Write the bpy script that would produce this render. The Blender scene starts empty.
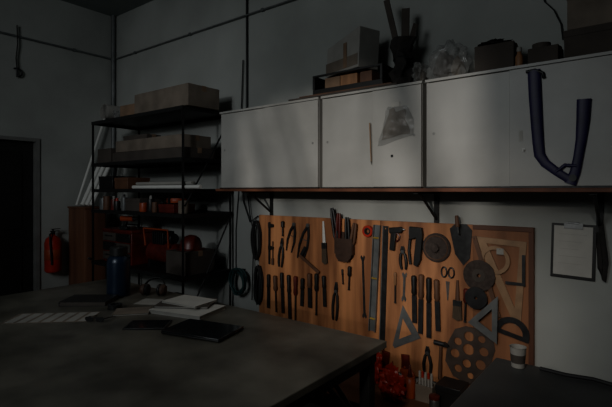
import bpy, bmesh, math, random
from mathutils import Vector, Matrix, noise
random.seed(7)
C = bpy.context.scene.collection
PI = math.pi
# ---------------------------------------------------------------- survey of the room (camera 0,0,1.55)
FPX = 450.0; TH = math.atan(581/FPX); CT, ST = math.cos(TH), math.sin(TH); EYE = 1.55; HZ = 190.0
def ray(px):
    u = px-306.0
    return (-FPX*CT+u*ST, FPX*ST+u*CT)
def WY(px, py, Y):
    a, b = ray(px); t = Y/b
    return Vector((a*t, Y, EYE-(py-HZ)*t))
def WX(px, py, X):
    a, b = ray(px); t = X/a
    return Vector((X, b*t, EYE-(py-HZ)*t))
def ppm(px, Y): return ray(px)[1]/Y
# ---------------------------------------------------------------- mesh builder
class MB:
    def __init__(s): s.v = []; s.f = []
    def add(s, vs, fs, M=None):
        n = len(s.v)
        for p in vs:
            p = Vector(p)
            s.v.append(M @ p if M else p)
        for f in fs: s.f.append([i+n for i in f])
        return s
    def box(s, x0, x1, y0, y1, z0, z1, M=None):
        vs = [(x, y, z) for z in (z0, z1) for (x, y) in ((x0, y0), (x1, y0), (x1, y1), (x0, y1))]
        return s.add(vs, [(3,2,1,0),(4,5,6,7),(0,1,5,4),(1,2,6,5),(2,3,7,6),(3,0,4,7)], M)
    def tube(s, pts, r, n=10, closed=False, flat=1.0, M=None):
        pts = [Vector(p) for p in pts]; N = len(pts)
        rs = r if isinstance(r, (list, tuple)) else [r]*N
        vs = []; fs = []; up = None
        for i, p in enumerate(pts):
            if closed: d = pts[(i+1) % N]-pts[i-1]
            else: d = pts[min(i+1, N-1)]-pts[max(i-1, 0)]
            d.normalize()
            if up is None:
                up = Vector((0, 1, 0)) if abs(d.y) < .9 else Vector((1, 0, 0))
            a = (up - d*up.dot(d))
            if a.length < 1e-5: a = d.orthogonal()
            a.normalize(); up = a; b = d.cross(a)
            for k in range(n):
                w = 2*PI*k/n
                vs.append(p + a*math.cos(w)*rs[i]*flat + b*math.sin(w)*rs[i])
        for i in range(N if closed else N-1):
            j = (i+1) % N
            for k in range(n):
                l = (k+1) % n
                fs.append((i*n+k, i*n+l, j*n+l, j*n+k))
        if not closed:
            fs.append(tuple(range(n-1, -1, -1))); fs.append(tuple((N-1)*n+k for k in range(n)))
        return s.add(vs, fs, M)
    def cyl(s, p0, p1, r0, r1=None, n=14, M=None):
        return s.tube([p0, p1], [r0, r0 if r1 is None else r1], n, M=M)
    def lathe(s, prof, n=20, M=None):
        vs = []; fs = []
        for (r, z) in prof:
            for k in range(n):
                w = 2*PI*k/n; vs.append((max(r, 1e-4)*math.cos(w), max(r, 1e-4)*math.sin(w), z))
        for i in range(len(prof)-1):
            for k in range(n):
                l = (k+1) % n; fs.append((i*n+k, i*n+l, (i+1)*n+l, (i+1)*n+k))
        fs.append(tuple(range(n-1, -1, -1))); fs.append(tuple((len(prof)-1)*n+k for k in range(n)))
        return s.add(vs, fs, M)
    def prism(s, pts, y0, y1, M=None):
        n = len(pts)
        vs = [(x, y0, z) for x, z in pts]+[(x, y1, z) for x, z in pts]
        fs = [tuple(range(n)), tuple(range(2*n-1, n-1, -1))]
        for i in range(n):
            j = (i+1) % n; fs.append((j, i, i+n, j+n))
        return s.add(vs, fs, M)
    def blob(s, c, rad, amp=.25, seed=0, sub=3, fr=2.5, M=None, flatb=True):
        bm = bmesh.new(); bmesh.ops.create_icosphere(bm, subdivisions=sub, radius=1)
        vs = []
        for v in bm.verts:
            p = v.co.copy(); k = 1+amp*noise.noise(p*fr+Vector((seed*3.1, seed, 0)))+amp*.5*noise.noise(p*fr*2.7+Vector((seed, 0, 9)))
            p = p*k
            if flatb: p.z = max(p.z, -.75)
            vs.append((c[0]+p.x*rad[0], c[1]+p.y*rad[1], c[2]+p.z*rad[2]))
        fs = [tuple(v.index for v in f.verts) for f in bm.faces]; bm.free()
        return s.add(vs, fs, M)
    def crumple(s, amp, fr, seed=0, z0=0):
        out = []
        for v in s.v:
            k = min(1, max(0, (v.z-z0)/.05))
            n = Vector((noise.noise(v*fr+Vector((seed, 0, 0))), noise.noise(v*fr+Vector((0, seed, 4))), 0))
            out.append(v+n*amp*k)
        s.v = out; return s
    def build(s, name, m, parent=None, loc=None, bevel=0, smooth=True, rot=None):
        me = bpy.data.meshes.new(name)
        me.from_pydata([tuple(v) for v in s.v], [], s.f); me.validate()
        bm = bmesh.new(); bm.from_mesh(me); bmesh.ops.recalc_face_normals(bm, faces=bm.faces); bm.to_mesh(me); bm.free()
        return fin(name, me, m, parent, loc, bevel, smooth, rot)
def fin(name, me, m, parent, loc, bevel=0, smooth=True, rot=None):
    me.materials.clear(); me.materials.append(m)
    if smooth:
        me.shade_smooth(); me.set_sharp_from_angle(angle=math.radians(38))
    o = bpy.data.objects.new(name, me); C.objects.link(o)
    if parent: o.parent = parent
    if loc is not None: o.location = loc
    if rot: o.rotation_euler = rot
    if bevel:
        b = o.modifiers.new('bev', 'BEVEL'); b.width = bevel; b.segments = 2; b.limit_method = 'ANGLE'
    return o
def plate(name, outer, holes, th, m, parent=None, loc=None, y0=0):
    """flat sheet in XZ with real holes; occupies y in [y0-th, y0]"""
    cu = bpy.data.curves.new(name, 'CURVE'); cu.dimensions = '2D'; cu.fill_mode = 'BOTH'; cu.extrude = th/2
    for pl in [outer]+list(holes):
        sp = cu.splines.new('POLY'); sp.points.add(len(pl)-1)
        for i, (x, z) in enumerate(pl): sp.points[i].co = (x, z, 0, 1)
        sp.use_cyclic_u = True
    t = bpy.data.objects.new('tmp', cu); C.objects.link(t)
    bpy.context.view_layer.update()
    me = bpy.data.meshes.new_from_object(t)
    bpy.data.objects.remove(t); bpy.data.curves.remove(cu)
    for v in me.vertices:
        x, y, z = v.co; v.co = (x, y0-th/2+z, y)
    bm = bmesh.new(); bm.from_mesh(me); bmesh.ops.recalc_face_normals(bm, faces=bm.faces); bm.to_mesh(me); bm.free()
    me.name = name
    return fin(name, me, m, parent, loc, smooth=False)
def circ(cx, cz, r, n=28, a0=0, a1=2*PI):
    full = abs(a1-a0-2*PI) < 1e-6
    return [(cx+r*math.cos(a0+(a1-a0)*k/(n if full else n-1)), cz+r*math.sin(a0+(a1-a0)*k/(n if full else n-1))) for k in range(n)]
def tag(o, label, cat, group=None, kind=None):
    if label: o['label'] = label
    if cat: o['category'] = cat
    if group: o['group'] = group
    if kind: o['kind'] = kind
    return o
def thing(name, label, cat, loc=(0,0,0), rot=(0,0,0), group=None):
    o = bpy.data.objects.new(name, None); o.empty_display_size = .05; C.objects.link(o)
    o.location = loc; o.rotation_euler = rot
    return tag(o, label, cat, group)
# ---------------------------------------------------------------- materials
def mat(name, col, rough=.6, metal=0, var=.25, scale=6, bump=0, col2=None, alpha=None, stretch=None, p0=.35, p1=.68):
    m = bpy.data.materials.new(name); m.use_nodes = True
    nt = m.node_tree; N = nt.nodes; L = nt.links; b = N['Principled BSDF']
    b.inputs['Roughness'].default_value = rough; b.inputs['Metallic'].default_value = metal
    tc = N.new('ShaderNodeTexCoord'); mp = N.new('ShaderNodeMapping'); L.new(tc.outputs['Object'], mp.inputs[0])
    if stretch: mp.inputs['Scale'].default_value = stretch
    nz = N.new('ShaderNodeTexNoise'); nz.inputs['Scale'].default_value = scale; nz.inputs['Detail'].default_value = 7
    L.new(mp.outputs[0], nz.inputs['Vector'])
    cr = N.new('ShaderNodeValToRGB'); cr.color_ramp.elements[0].position = p0; cr.color_ramp.elements[1].position = p1
    c2 = col2 if col2 else tuple(c*(1-var) for c in col)
    cr.color_ramp.elements[0].color = (*c2, 1); cr.color_ramp.elements[1].color = (*col, 1)
    L.new(nz.outputs['Fac'], cr.inputs[0]); L.new(cr.outputs[0], b.inputs['Base Color'])
    if bump:
        bp = N.new('ShaderNodeBump'); bp.inputs['Strength'].default_value = bump; bp.inputs['Distance'].default_value = .02
        L.new(nz.outputs['Fac'], bp.inputs['Height']); L.new(bp.outputs[0], b.inputs['Normal'])
    if alpha is not None: b.inputs['Alpha'].default_value = alpha
    return m
M = {}
M['wall'] = mat('plaster wall', (.42,.435,.41), .9, 0, .24, 1.3, .15)
M['ceil'] = mat('ceiling paint', (.23,.25,.245), .9, 0, .2, 1.2)
M['floor'] = mat('concrete floor', (.12,.12,.115), .8, 0, .4, 3, .2)
M['cab'] = mat('worn laminate', (.53,.52,.485), .42, 0, .24, 2.2, .02)
M['pull'] = mat('grey finger pull', (.36,.36,.34), .5, .2, .2, 12)
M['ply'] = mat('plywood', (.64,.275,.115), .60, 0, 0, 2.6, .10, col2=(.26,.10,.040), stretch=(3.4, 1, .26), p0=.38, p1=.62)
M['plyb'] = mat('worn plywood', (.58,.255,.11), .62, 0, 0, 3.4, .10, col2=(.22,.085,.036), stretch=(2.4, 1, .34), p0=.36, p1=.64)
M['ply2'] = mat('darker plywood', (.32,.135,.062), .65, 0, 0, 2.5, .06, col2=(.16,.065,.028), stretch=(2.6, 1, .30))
M['locker'] = mat('locker wood', (.20,.085,.045), .65, 0, .5, 2.5, .06, stretch=(2.6, 2.6, .30))
M['frame'] = mat('dark frame wood', (.12,.045,.023), .6, 0, .3, 6)
M['ledge'] = mat('red brown ledge', (.24,.085,.042), .6, 0, .5, 8)
M['wood'] = mat('tool wood', (.34,.17,.08), .55, 0, .35, 12, stretch=(3, 3, .5))
M['palewood'] = mat('pale wood', (.36,.22,.12), .6, 0, .3, 12)
M['darkwood'] = mat('dark board', (.14,.065,.035), .6, 0, .35, 7)
M['steel'] = mat('worn steel', (.30,.31,.31), .38, .85, .35, 20)
M['dsteel'] = mat('dark steel', (.06,.06,.062), .45, .7, .4, 18)
M['alu'] = mat('dull aluminium', (.19,.20,.20), .5, .4, .3, 12)
M['black'] = mat('black plastic', (.014,.014,.014), .45, 0, .3, 12)
M['blackm'] = mat('black painted metal', (.022,.022,.022), .5, .3, .3, 10)
M['rubber'] = mat('black rubber', (.014,.014,.014), .7)
M['red'] = mat('red plastic', (.50,.03,.018), .4, 0, .4, 9)
M['orange'] = mat('orange plastic', (.38,.065,.022), .45, 0, .3, 9)
M['redp'] = mat('red paint', (.145,.020,.014), .4, 0, .55, 9)
M['blue'] = mat('violet blue rubber', (.026,.014,.080), .5, 0, .35, 9)
M['bottle'] = mat('dark blue metal', (.012,.024,.052), .3, .2, .3, 9)
M['card'] = mat('cardboard', (.27,.175,.11), .85, 0, .4, 5)
M['cardd'] = mat('dusty grey cardboard', (.225,.185,.145), .85, 0, .4, 5)
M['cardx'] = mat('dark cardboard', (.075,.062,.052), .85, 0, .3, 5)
M['paper'] = mat('paper', (.52,.51,.47), .8, 0, .12, 9)
M['paperd'] = mat('greyed paper', (.35,.34,.31), .8, 0, .2, 6)
M['white'] = mat('white plastic', (.74,.74,.70), .5, 0, .12, 6)
M['table'] = mat('grimy tabletop', (.150,.142,.115), .36, 0, .62, 3.4, .05)
M['table2'] = mat('dark grey bench top', (.075,.078,.078), .5, 0, .3, 5)
M['door'] = mat('dark door', (.020,.019,.018), .5, 0, .3, 4)
M['jamb'] = mat('painted jamb', (.22,.22,.21), .6)
M['clear'] = mat('clear plastic film', (.40,.41,.40), .08, 0, .5, 12, .8, alpha=.40)
M['fabric'] = mat('dark fabric', (.032,.028,.026), .9, 0, .4, 25, .4)
M['leather'] = mat('brown leather', (.07,.035,.022), .7, 0, .4, 20, .2)
M['pad'] = mat('grey brown abrasive', (.07,.052,.044), .9, 0, .4, 40, .3)
M['templ'] = mat('stained template board', (.085,.060,.047), .6, 0, .5, 9)
M['bristle'] = mat('bristles', (.10,.07,.045), .9, 0, .5, 60, .4, stretch=(4,4,.3))
M['green'] = mat('blue green hose', (.02,.065,.065), .45)
M['yellow'] = mat('dull yellow', (.40,.27,.05), .5)
M['glass'] = mat('dark glass', (.02,.022,.024), .10, 0)
# ---------------------------------------------------------------- setting
D = 3.18; XL = -5.69; CEIL = 3.85; XR = 2.6; YN = -3.0
def struct(o, label=None):
    o['kind'] = 'structure'
    if label: o['label'] = label
    return o
struct(MB().box(XL-.15, XR, D, D+.15, 0, CEIL).build('wall_back', M['wall'], smooth=False), 'long grey plaster wall behind the tool board and cabinets')
DY0, DY1, DZ = 1.36, 2.25, 2.15
mb = MB().box(XL-.15, XL, YN, DY0, 0, CEIL).box(XL-.15, XL, DY1, D, 0, CEIL).box(XL-.15, XL, DY0, DY1, DZ, CEIL)
struct(mb.build('wall_left', M['wall'], smooth=False), 'grey plaster wall with the dark doorway')
struct(MB().box(XL-.15, XR, YN-.15, D+.15, -.1, 0).build('floor', M['floor'], smooth=False), 'dark concrete workshop floor')
struct(MB().box(XL-.15, XR, YN-.15, D+.15, CEIL, CEIL+.1).build('ceiling', M['ceil'], smooth=False), 'dim grey workshop ceiling')
WX0, WX1, WZ0, WZ1 = -.84, .06, 2.10, 2.92
mb = MB().box(XL, WX0, YN-.15, YN, 0, CEIL).box(WX1, XR, YN-.15, YN, 0, CEIL).box(WX0, WX1, YN-.15, YN, 0, WZ0).box(WX0, WX1, YN-.15, YN, WZ1, CEIL)
struct(mb.build('wall_front', M['wall'], smooth=False), 'wall behind the viewer with a small barred window')
wn = struct(thing('window_1', 'small barred window high in the wall behind the viewer', 'window', (WX0, YN-.08, WZ0)))
ww, wh = WX1-WX0, WZ1-WZ0
MB().box(0, .03, -.03, .03, 0, wh).box(ww-.03, ww, -.03, .03, 0, wh).box(.03, ww-.03, -.03, .03, 0, .03).box(.03, ww-.03, -.03, .03, wh-.03, wh).build('window_frame', M['jamb'], wn)
MB().box(.56, .572, -.012, .012, .03, wh-.03).build('mullion', M['jamb'], wn)
for k, (xa, xb, r) in enumerate([(.06, .32, .026), (.15, .41, .014), (.22, .48, .016), (.64, .88, .042)]):
    MB().tube([(min(xb, ww-.03), 0, .03), (xa, 0, wh-.03)], r, 8).build('grille_bar', M['blackm'], wn)
d = struct(thing('door_1', 'dark door in the left wall beside the extinguisher', 'door', (XL, DY0, 0)))
w = DY1-DY0
MB().box(-.10, -.06, .04, w-.04, 0, DZ-.04).build('door_panel', M['door'], d)
MB().box(-.12, .02, 0, .04, 0, DZ).box(-.12, .02, w-.04, w, 0, DZ).box(-.12, .02, .04, w-.04, DZ-.04, DZ).build('door_frame', M['jamb'], d)
for (z0, z1) in ((.15, .95), (1.1, 1.98)):
    MB().box(-.06, -.05, .16, w-.16, z0, z1).build('raised_panel', M['door'], d, bevel=.006)
h = MB().cyl((-.06, .12, 1.02), (.0, .12, 1.02), .011).cyl((-.005, .12, 1.02), (-.005, .24, 1.02), .010).build('door_handle', M['steel'], d)
def single(name, label, cat, mbd, m, group=None, bevel=0, loc=None, rot=None, smooth=True):
    return tag(mbd.build(name, m, bevel=bevel, loc=loc, rot=rot, smooth=smooth), label, cat, group)
ZC = 3.28
cb = thing('conduit_pipe', 'thin grey conduit running high along the long back wall above the cabinets', 'pipe', (XL, D-.02, ZC))
MB().cyl((.02, 0, 0), (6.2, 0, 0), .009).build('pipe', M['alu'], cb)
for i in range(6): MB().box(.5+i*1.1, .53+i*1.1, -.012, .019, -.013, .013).build('clip', M['alu'], cb)
cl = thing('conduit_pipe', 'thin grey conduit running high along the wall above the doorway', 'pipe', (XL+.02, D-.05, ZC))
MB().cyl((0, 0, 0), (0, -5, 0), .012).build('pipe', M['alu'], cl)
for i in range(4): MB().box(-.019, .018, -.5-i*1.1, -.47-i*1.1, -.016, .016).build('clip', M['alu'], cl)
single('downpipe', 'vertical pipe in the far corner above the storage rack', 'pipe', MB().cyl((XL+.04, D-.04, 0), (XL+.04, D-.04, CEIL), .028), M['alu'])
p = WY(247, 12, D-.014)
single('conduit_pipe', 'vertical dark conduit on the back wall between rack and cabinets', 'pipe', MB().cyl((p.x, D-.014, 2.1), (p.x, D-.014, CEIL), .012), M['blackm'])
hk = WX(17, 28, XL+.03)
t = thing('hanging_hook', 'dark hook and strap hanging from conduit above the doorway', 'hook', hk)
MB().tube([(0,0,.03),(0.005,.005,-.18),(0,-.01,-.34),(0,.0,-.45)], .012, flat=.4).build('strap', M['fabric'], t)
MB().tube([(0,.0,-.45)]+[(0, .05*math.sin(a), -.50-.05*math.cos(a)) for a in [0,.6,1.2,1.8,2.4,3.0,3.8]], .010).build('hook', M['dsteel'], t)
for i, (pts, lab) in enumerate([
    ([(238,112),(236,150),(239,188),(236,230),(236,262),(237,290)], 'black cable dangling on the wall beside the storage rack'),
    ([(243,60),(241,120),(244,170),(243,200),(250,222),(258,216)], 'black cable looping from the conduit towards the tool board'),
    ([(248,196),(250,215),(254,235),(253,262),(252,300)], 'thin black cord hanging below the left cabinet end')]):
    single('hanging_cable', lab, 'cable', MB().tube([WY(x, y, D-.008-.014*i) for x, y in pts], .006, 8), M['rubber'])
single('hanging_cable', 'thin dark cord falling from the ceiling above the right cabinets', 'cable', MB().tube([WY(538,-14,D-.02), WY(545,2,D-.02), WY(554,10,D-.02), WY(561,24,D-.02), WY(563,40,D-.02)], .004, 8), M['rubber'])
# ---------------------------------------------------------------- wall shelf with brackets and cabinets
YF = 2.78; CZ = EYE+.012
XC0 = -3.15
t = thing('wall_shelf', 'long red brown plank under the white cabinets on black brackets', 'shelf', (XC0, D-.001, CZ-.024))
MB().box(-.04, 3.20, YF-.02-D, 0, 0, .0235).build('plank', M['ledge'], t, bevel=.003)
for px in (272, 437, 600):
    x = WY(px, 190, D).x-XC0
    MB().box(x-.018, x+.018, -.38, 0, -.014, 0).box(x-.018, x+.018, -.012, 0, -.24, 0).build('bracket', M['blackm'], t)
    MB().tube([(x, -.30, -.012), (x, -.01, -.20)], .010).build('brace', M['blackm'], t)
units = [(-3.15, -2.035, -2.59, 'leftmost pale wall cabinet with scuffed sliding doors'),
         (-2.005, -1.20, -1.55, 'middle pale wall cabinet with plastic bag hanging on its door'),
         (-1.172, -.10, -.652, 'rightmost pale wall cabinet behind the dark blue strap')]
CH = .70; CTOP = CZ+CH
for (x0, x1, xm, lab) in units:
    t = thing('wall_cabinet', lab, 'cabinet', (x0, YF, CZ)); W = x1-x0; dd = D-YF-.001
    b = MB().box(0, .016, .014, dd, 0, CH).box(W-.016, W, .014, dd, 0, CH).box(.016, W-.016, .014, dd, 0, .016)
    b.box(-.004, W+.004, -.004, dd, CH-.016, CH).box(.016, W-.016, dd-.008, dd, .016, CH-.016).build('body', M['cab'], t)
    dl = MB().box(.002, xm-x0+.012, .012, .024, .010, CH-.020).build('sliding_door', M['cab'], t, bevel=.002)
    dr = MB().box(xm-x0-.012, W-.002, -.003, .010, .010, CH-.020).build('sliding_door', M['cab'], t, bevel=.002)
    for (dx, yy, dob) in ((.05, .012, dl), (W-.05, -.003, dr)):
        MB().lathe([(.009, -.002), (.009, .002), (.007, .0025), (.006, .001)], 20, Matrix.Translation((dx, yy, CH*.5)) @ Matrix.Rotation(PI/2, 4, 'X')).build('finger_pull', M['pull'], dob)
    MB().box(0, W, -.006, .0275, -.0, .009).build('door_track', M['dsteel'], t)
YC = YF-.0035
c = WY(396, 104, YC)
def sheet(outl, seed, amp, nx=16, nz=16, y0=0):
    mbd = MB(); vs = []; fs = []
    for j in range(nz+1):
        for i in range(nx+1):
            a, b = i/nx, j/nz
            x = (outl[0][0]*(1-a)+outl[1][0]*a)*(1-b)+(outl[3][0]*(1-a)+outl[2][0]*a)*b
            z = (outl[0][1]*(1-a)+outl[1][1]*a)*(1-b)+(outl[3][1]*(1-a)+outl[2][1]*a)*b
            n = noise.noise(Vector((a*4.2, b*4.2, seed))); e = noise.noise(Vector((a*2.5, b*2.5, seed+5)))
            vs.append((x+e*.03, y0-abs(n)*amp-amp*.9*math.sin(PI*a)*math.sin(PI*b), z+e*.02))
    for j in range(nz):
        for i in range(nx): fs.append((j*(nx+1)+i, j*(nx+1)+i+1, (j+1)*(nx+1)+i+1, (j+1)*(nx+1)+i))
    return mbd.add(vs, fs)
t = thing('plastic_bag', 'crumpled grey plastic bag taped to the middle cabinet door', 'bag', c)
sheet([(-.06, -.01), (.075, -.02), (.135, -.215), (-.135, -.275)], 3, .03, y0=-.001).build('film', M['clear'], t)
sheet([(-.05, -.03), (.06, -.05), (.115, -.20), (-.11, -.24)], 8, .018, y0=-.001).build('contents', M['cardd'], t)
MB().box(-.03, .03, -.006, .0, -.02, .012).build('tape', M['paper'], t)
p = WY(370, 123, YC)
t = thing('pencil', 'thin pencil hanging on the middle cabinet door', 'pencil', p)
MB().cyl((0, -.005, 0), (.012, -.005, -.27), .0045, n=6).build('shaft', M['palewood'], t)
MB().cyl((.012, -.005, -.27), (.0128, -.005, -.295), .0045, .0006, n=6).build('tip', M['black'], t)
p = WY(392, 156, YC); single('sticker', 'small dark square sticker low on the middle cabinet door', 'sticker', MB().box(-.009, .009, -.0012, 0, -.009, .009), M['black'], loc=p)
p = WY(521, 136, YC); single('sticker', 'small white tag near the blue strap on the cabinet', 'sticker', MB().box(-.011, .009, -.0015, 0, -.03, .03), M['paper'], loc=p)
p = WY(524, 150, YC); single('adhesive_hook', 'tiny white hook under the white tag on the right cabinet', 'hook', MB().box(-.008, .008, -.004, 0, -.01, .01).tube([(0,-.004,0),(0,-.015,-.006),(0,-.015,.004)], .003, 6), M['white'], loc=p)
t = thing('bent_strap', 'dark blue U shaped strap frame hanging over the right cabinet door', 'strap frame', WY(535, 72, YC-.010))
o0 = WY(535, 72, YC-.010)
def q(px, py, dy=0): v = WY(px, py, YC-.010)-o0; return (v.x, dy, v.z)
left = [q(534,70), q(535,95), q(536.5,120), q(538,142), q(539.5,155), q(545,163), q(557,172), q(570,180)]
MB().tube(left, [.033,.033,.031,.029,.028,.025,.022,.021], 12, flat=.28).build('long_arm', M['blue'], t)
right = [q(584,99), q(583,120), q(581,140), q(578,158), q(575,172), q(570,184)]
MB().tube(right, [.033,.031,.025,.023,.025,.029], 12, flat=.28).build('short_arm', M['blue'], t)
MB().tube([q(526,72), q(535,70), q(543,73), q(544,78)], .009, 10).build('hook_end', M['black'], t)
MB().tube([q(556,172), q(565,165), q(577,166)], .010, 10).build('cross_strap', M['blue'], t)
MB().cyl(q(573,178,-.014), q(573,178,.004), .019).build('rivet', M['dsteel'], t)
# ---------------------------------------------------------------- items on the cabinets
def carton(name, label, x0, x1, y0, y1, z0, h, m, cat='box', rz=0, group=None, tape=True, flaps=False):
    cx, cy = (x0+x1)/2, (y0+y1)/2; a, b = (x1-x0)/2, (y1-y0)/2
    t = thing(name, label, cat, (cx, cy, z0), (0, 0, rz), group)
    MB().box(-a, a, -b, b, 0, h).build('carton', m, t, bevel=.004)
    if tape:
        MB().box(-a-.0015, a+.0015, -.025, .025, h-.05, h+.0015).build('tape', M['card'], t)
    if flaps:
        MB().box(-a-.003, a+.003, -b-.003, b+.003, h-.035, h+.003).build('lid', m, t, bevel=.003)
    return t
for i, (xa, xb, ya, lab) in enumerate([(290, 398, 2.79, 'lower thin plank lying under the crate on the cabinets'), (300, 392, 2.80, 'upper thin plank lying under the crate on the cabinets')]):
    x0, x1 = WY(xa, 95, ya).x, WY(xb, 95, ya).x
    single('plank', lab, 'plank', MB().box(x0, x1, ya-.02+.01*i, 3.10, CTOP+.0005+i*.0135, CTOP+.013+i*.0135), M['darkwood' if i else 'cardx'], bevel=.001)
ZP = CTOP+.028
x0, x1 = WY(311, 80, 2.84).x, WY(383, 80, 2.84).x
t = thing('crate', 'low dark open crate with brown packets on the cabinets', 'crate', ((x0+x1)/2, 2.98, ZP))
a = (x1-x0)/2-.01
MB().box(-a, a, -.13, .13, 0, .012).box(-a, a, -.13, -.118, .012, .05).box(-a, a, .118, .13, .012, .16).box(-a, -a+.012, -.118, .118, .012, .16).box(a-.012, a, -.118, .118, .012, .16).build('crate_body', M['black'], t, bevel=.002)
MB().box(-a, a, -.132, -.118, .145, .16).box(-a, -a+.02, -.132, -.118, .05, .145).box(a-.02, a, -.132, -.118, .05, .145).build('front_frame', M['black'], t, bevel=.001)
for i, (bx, bw, lab, mm) in enumerate([(-.150, .14, 'brown packet inside the crate at its left', 'card'), (.0, .15, 'brown packet standing in the middle of the crate', 'wood'), (.15, .10, 'narrow reddish packet at the right end of the crate', 'darkwood')]):
    tag(MB().box(-bw/2, bw/2, -.09, .10, 0, .125).build('packet', M[mm], loc=((x0+x1)/2+bx, 2.98, ZP+.0135), bevel=.004), lab, 'packet')
p = WY(351, 66, 2.98)
t = thing('carton_box', 'tilted pale grey closed carton standing on the dark crate', 'box', (p.x, 2.985, ZP+.162), (0, 0, math.radians(-18)))
b = MB().box(-.195, .195, -.10, .10, 0, .25)
b.v = [Vector((v.x+.020*(v.z > .1), v.y, v.z*(1.18 if v.x > 0 else .88))) for v in b.v]
b.build('carton', M['paperd'], t, bevel=.006)
MB().box(-.19, .19, -.104, -.101, .02, .10).build('side_flap', M['cardd'], t)
MB().box(.03, .07, -.1055, -.1045, .02, .21).build('tape', M['card'], t)
p = WY(403, 78, 2.98)
t = thing('cloth_sack', 'dark cloth sack standing upright beside the crate', 'sack', (p.x, 2.98, CTOP+.0275))
MB().lathe([(.055,0),(.068,.02),(.070,.06),(.074,.10),(.070,.15),(.060,.20),(.062,.24),(.072,.29),(.080,.34),(.066,.335),(.046,.24)], 32).crumple(.05, 16, 3).build('sack_body', M['fabric'], t)
MB().tube([(.066*math.cos(a), .066*math.sin(a), .20+.008*math.sin(3*a)) for a in [k*PI/8 for k in range(16)]], .006, 8, closed=True).build('drawstring', M['rubber'], t)
for i, (dx, dy, L, ti, w_, lab) in enumerate([(-.024, .0, .46, -.24, .022, 'long dark stick leaning left out of the dark sack'), (.0, .03, .36, .02, .028, 'straight dark stick standing in the dark sack'), (.026, -.01, .24, .30, .018, 'short dark stick leaning right out of the dark sack')]):
    z0 = CTOP+.24
    tag(MB().box(-w_, w_, -.006, .006, 0, L).build('wooden_stick', M['cardx'], loc=(p.x+dx, 2.98+dy, z0), rot=(0, ti, .3*i), bevel=.002), lab, 'stick')
def bundle(px, w, h, seed, lab, Y=2.97):
    p = WY(px, 76, 2.96)
    t = thing('plastic_bundle', lab, 'bundle', (p.x, Y, CTOP))
    MB().blob((0, 0, h*.78), (w, .10, h), .42, seed, 4, 2.4).build('film', M['clear'], t)
    MB().blob((-w*.25, 0, h*.6), (w*.6, .07, h*.75), .3, seed+2, 3, 2).build('contents', M['cardx'], t)
    MB().blob((w*.4, 0, h*.5), (w*.4, .05, h*.6), .3, seed+5, 3, 2).build('contents', M['cardd'], t)
bundle(421, .042, .10, 11, 'small crumpled plastic bundle right of the dark sack')
bundle(449, .125, .15, 4, 'large shiny crumpled plastic bundle on the right cabinet')
x0, x1 = WY(474, 60, 2.9).x, WY(513, 60, 2.9).x
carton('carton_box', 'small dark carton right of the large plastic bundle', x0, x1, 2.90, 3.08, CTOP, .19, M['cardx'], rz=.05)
t = thing('cloth_bundle', 'dark crumpled cloth lying on the small dark carton', 'cloth', (WY(493, 50, 2.97).x, 2.98, CTOP+.1925))
MB().blob((0, 0, .015), (.09, .07, .020), .5, 14, 4, 3).build('cloth', M['fabric'], t)
p = WY(520, 60, 2.88)
t = thing('spray_bottle', 'small brown bottle with pale cap on the right cabinet', 'bottle', (p.x, 2.86, CTOP))
MB().lathe([(.020,0),(.022,.005),(.022,.07),(.012,.09),(.012,.10)], 18).build('bottle_body', M['wood'], t)
MB().lathe([(.014,.10),(.014,.125),(.011,.128)], 18).build('cap', M['paperd'], t)
carton('carton_box', 'low dusty carton between the brown bottle and stacked cartons', WY(528,50,2.9).x, WY(559,50,2.9).x, 2.90, 3.05, CTOP, .12, M['cardx'], rz=-.04)
t = thing('tape_roll', 'dark tape roll lying on the low dusty carton', 'tape', (WY(541, 60, 2.95).x, 2.965, CTOP+.122))
MB().lathe([(.05,0),(.05,.03),(.028,.03),(.028,0)], 24).build('roll', M['cardx'], t)
x0 = WY(564, 40, 2.86).x
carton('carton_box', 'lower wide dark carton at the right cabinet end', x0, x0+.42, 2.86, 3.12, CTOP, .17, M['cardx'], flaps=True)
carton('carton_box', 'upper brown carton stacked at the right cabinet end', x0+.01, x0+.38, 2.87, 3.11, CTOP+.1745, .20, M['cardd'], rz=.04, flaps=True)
# ---------------------------------------------------------------- storage rack
RX0, RX1, RY0, RY1 = -5.04, -3.38, 2.54, 3.14
t = thing('storage_rack', 'black metal storage rack crowded with cartons in the corner', 'rack', ((RX0+RX1)/2, (RY0+RY1)/2, 0))
A = (RX1-RX0)/2; B = (RY1-RY0)/2
LV = [.12, .75, 1.33, 1.56, 1.85, 2.32]
for sx in (-1, 1):
    for sy in (-1, 1):
        x, y = sx*(A-.012), sy*(B-.012)
        MB().box(x-.012, x+.012, y-.003, y+.003, 0, 2.318).box(x-.003, x+.003, y-.012, y+.012, 0, 2.318).build('upright', M['blackm'], t)
for z in LV:
    MB().box(-A, A, -B, B, z-.006, z).box(-A, A, -B, -B+.012, z-.035, z-.006).box(-A, A, B-.012, B, z-.035, z-.006).box(-A, -A+.012, -B+.012, B-.012, z-.035, z-.006).box(A-.012, A, -B+.012, B-.012, z-.035, z-.006).build('shelf', M['blackm'], t)
for (z0, z1) in ((1.4, 2.25), (.3, 1.25)):
    MB().tube([(A-.01, -B+.03, z0), (A-.01, B-.03, z1)], .008).build('brace', M['blackm'], t)
z = 2.3205
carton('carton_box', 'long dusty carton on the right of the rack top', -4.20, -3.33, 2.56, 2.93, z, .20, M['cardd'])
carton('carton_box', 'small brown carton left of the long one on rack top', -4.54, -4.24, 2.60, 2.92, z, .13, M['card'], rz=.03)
carton('carton_box', 'thin grey carton standing behind on the rack top', -4.66, -4.26, 2.97, 3.1, z, .20, M['cardx'])
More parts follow.
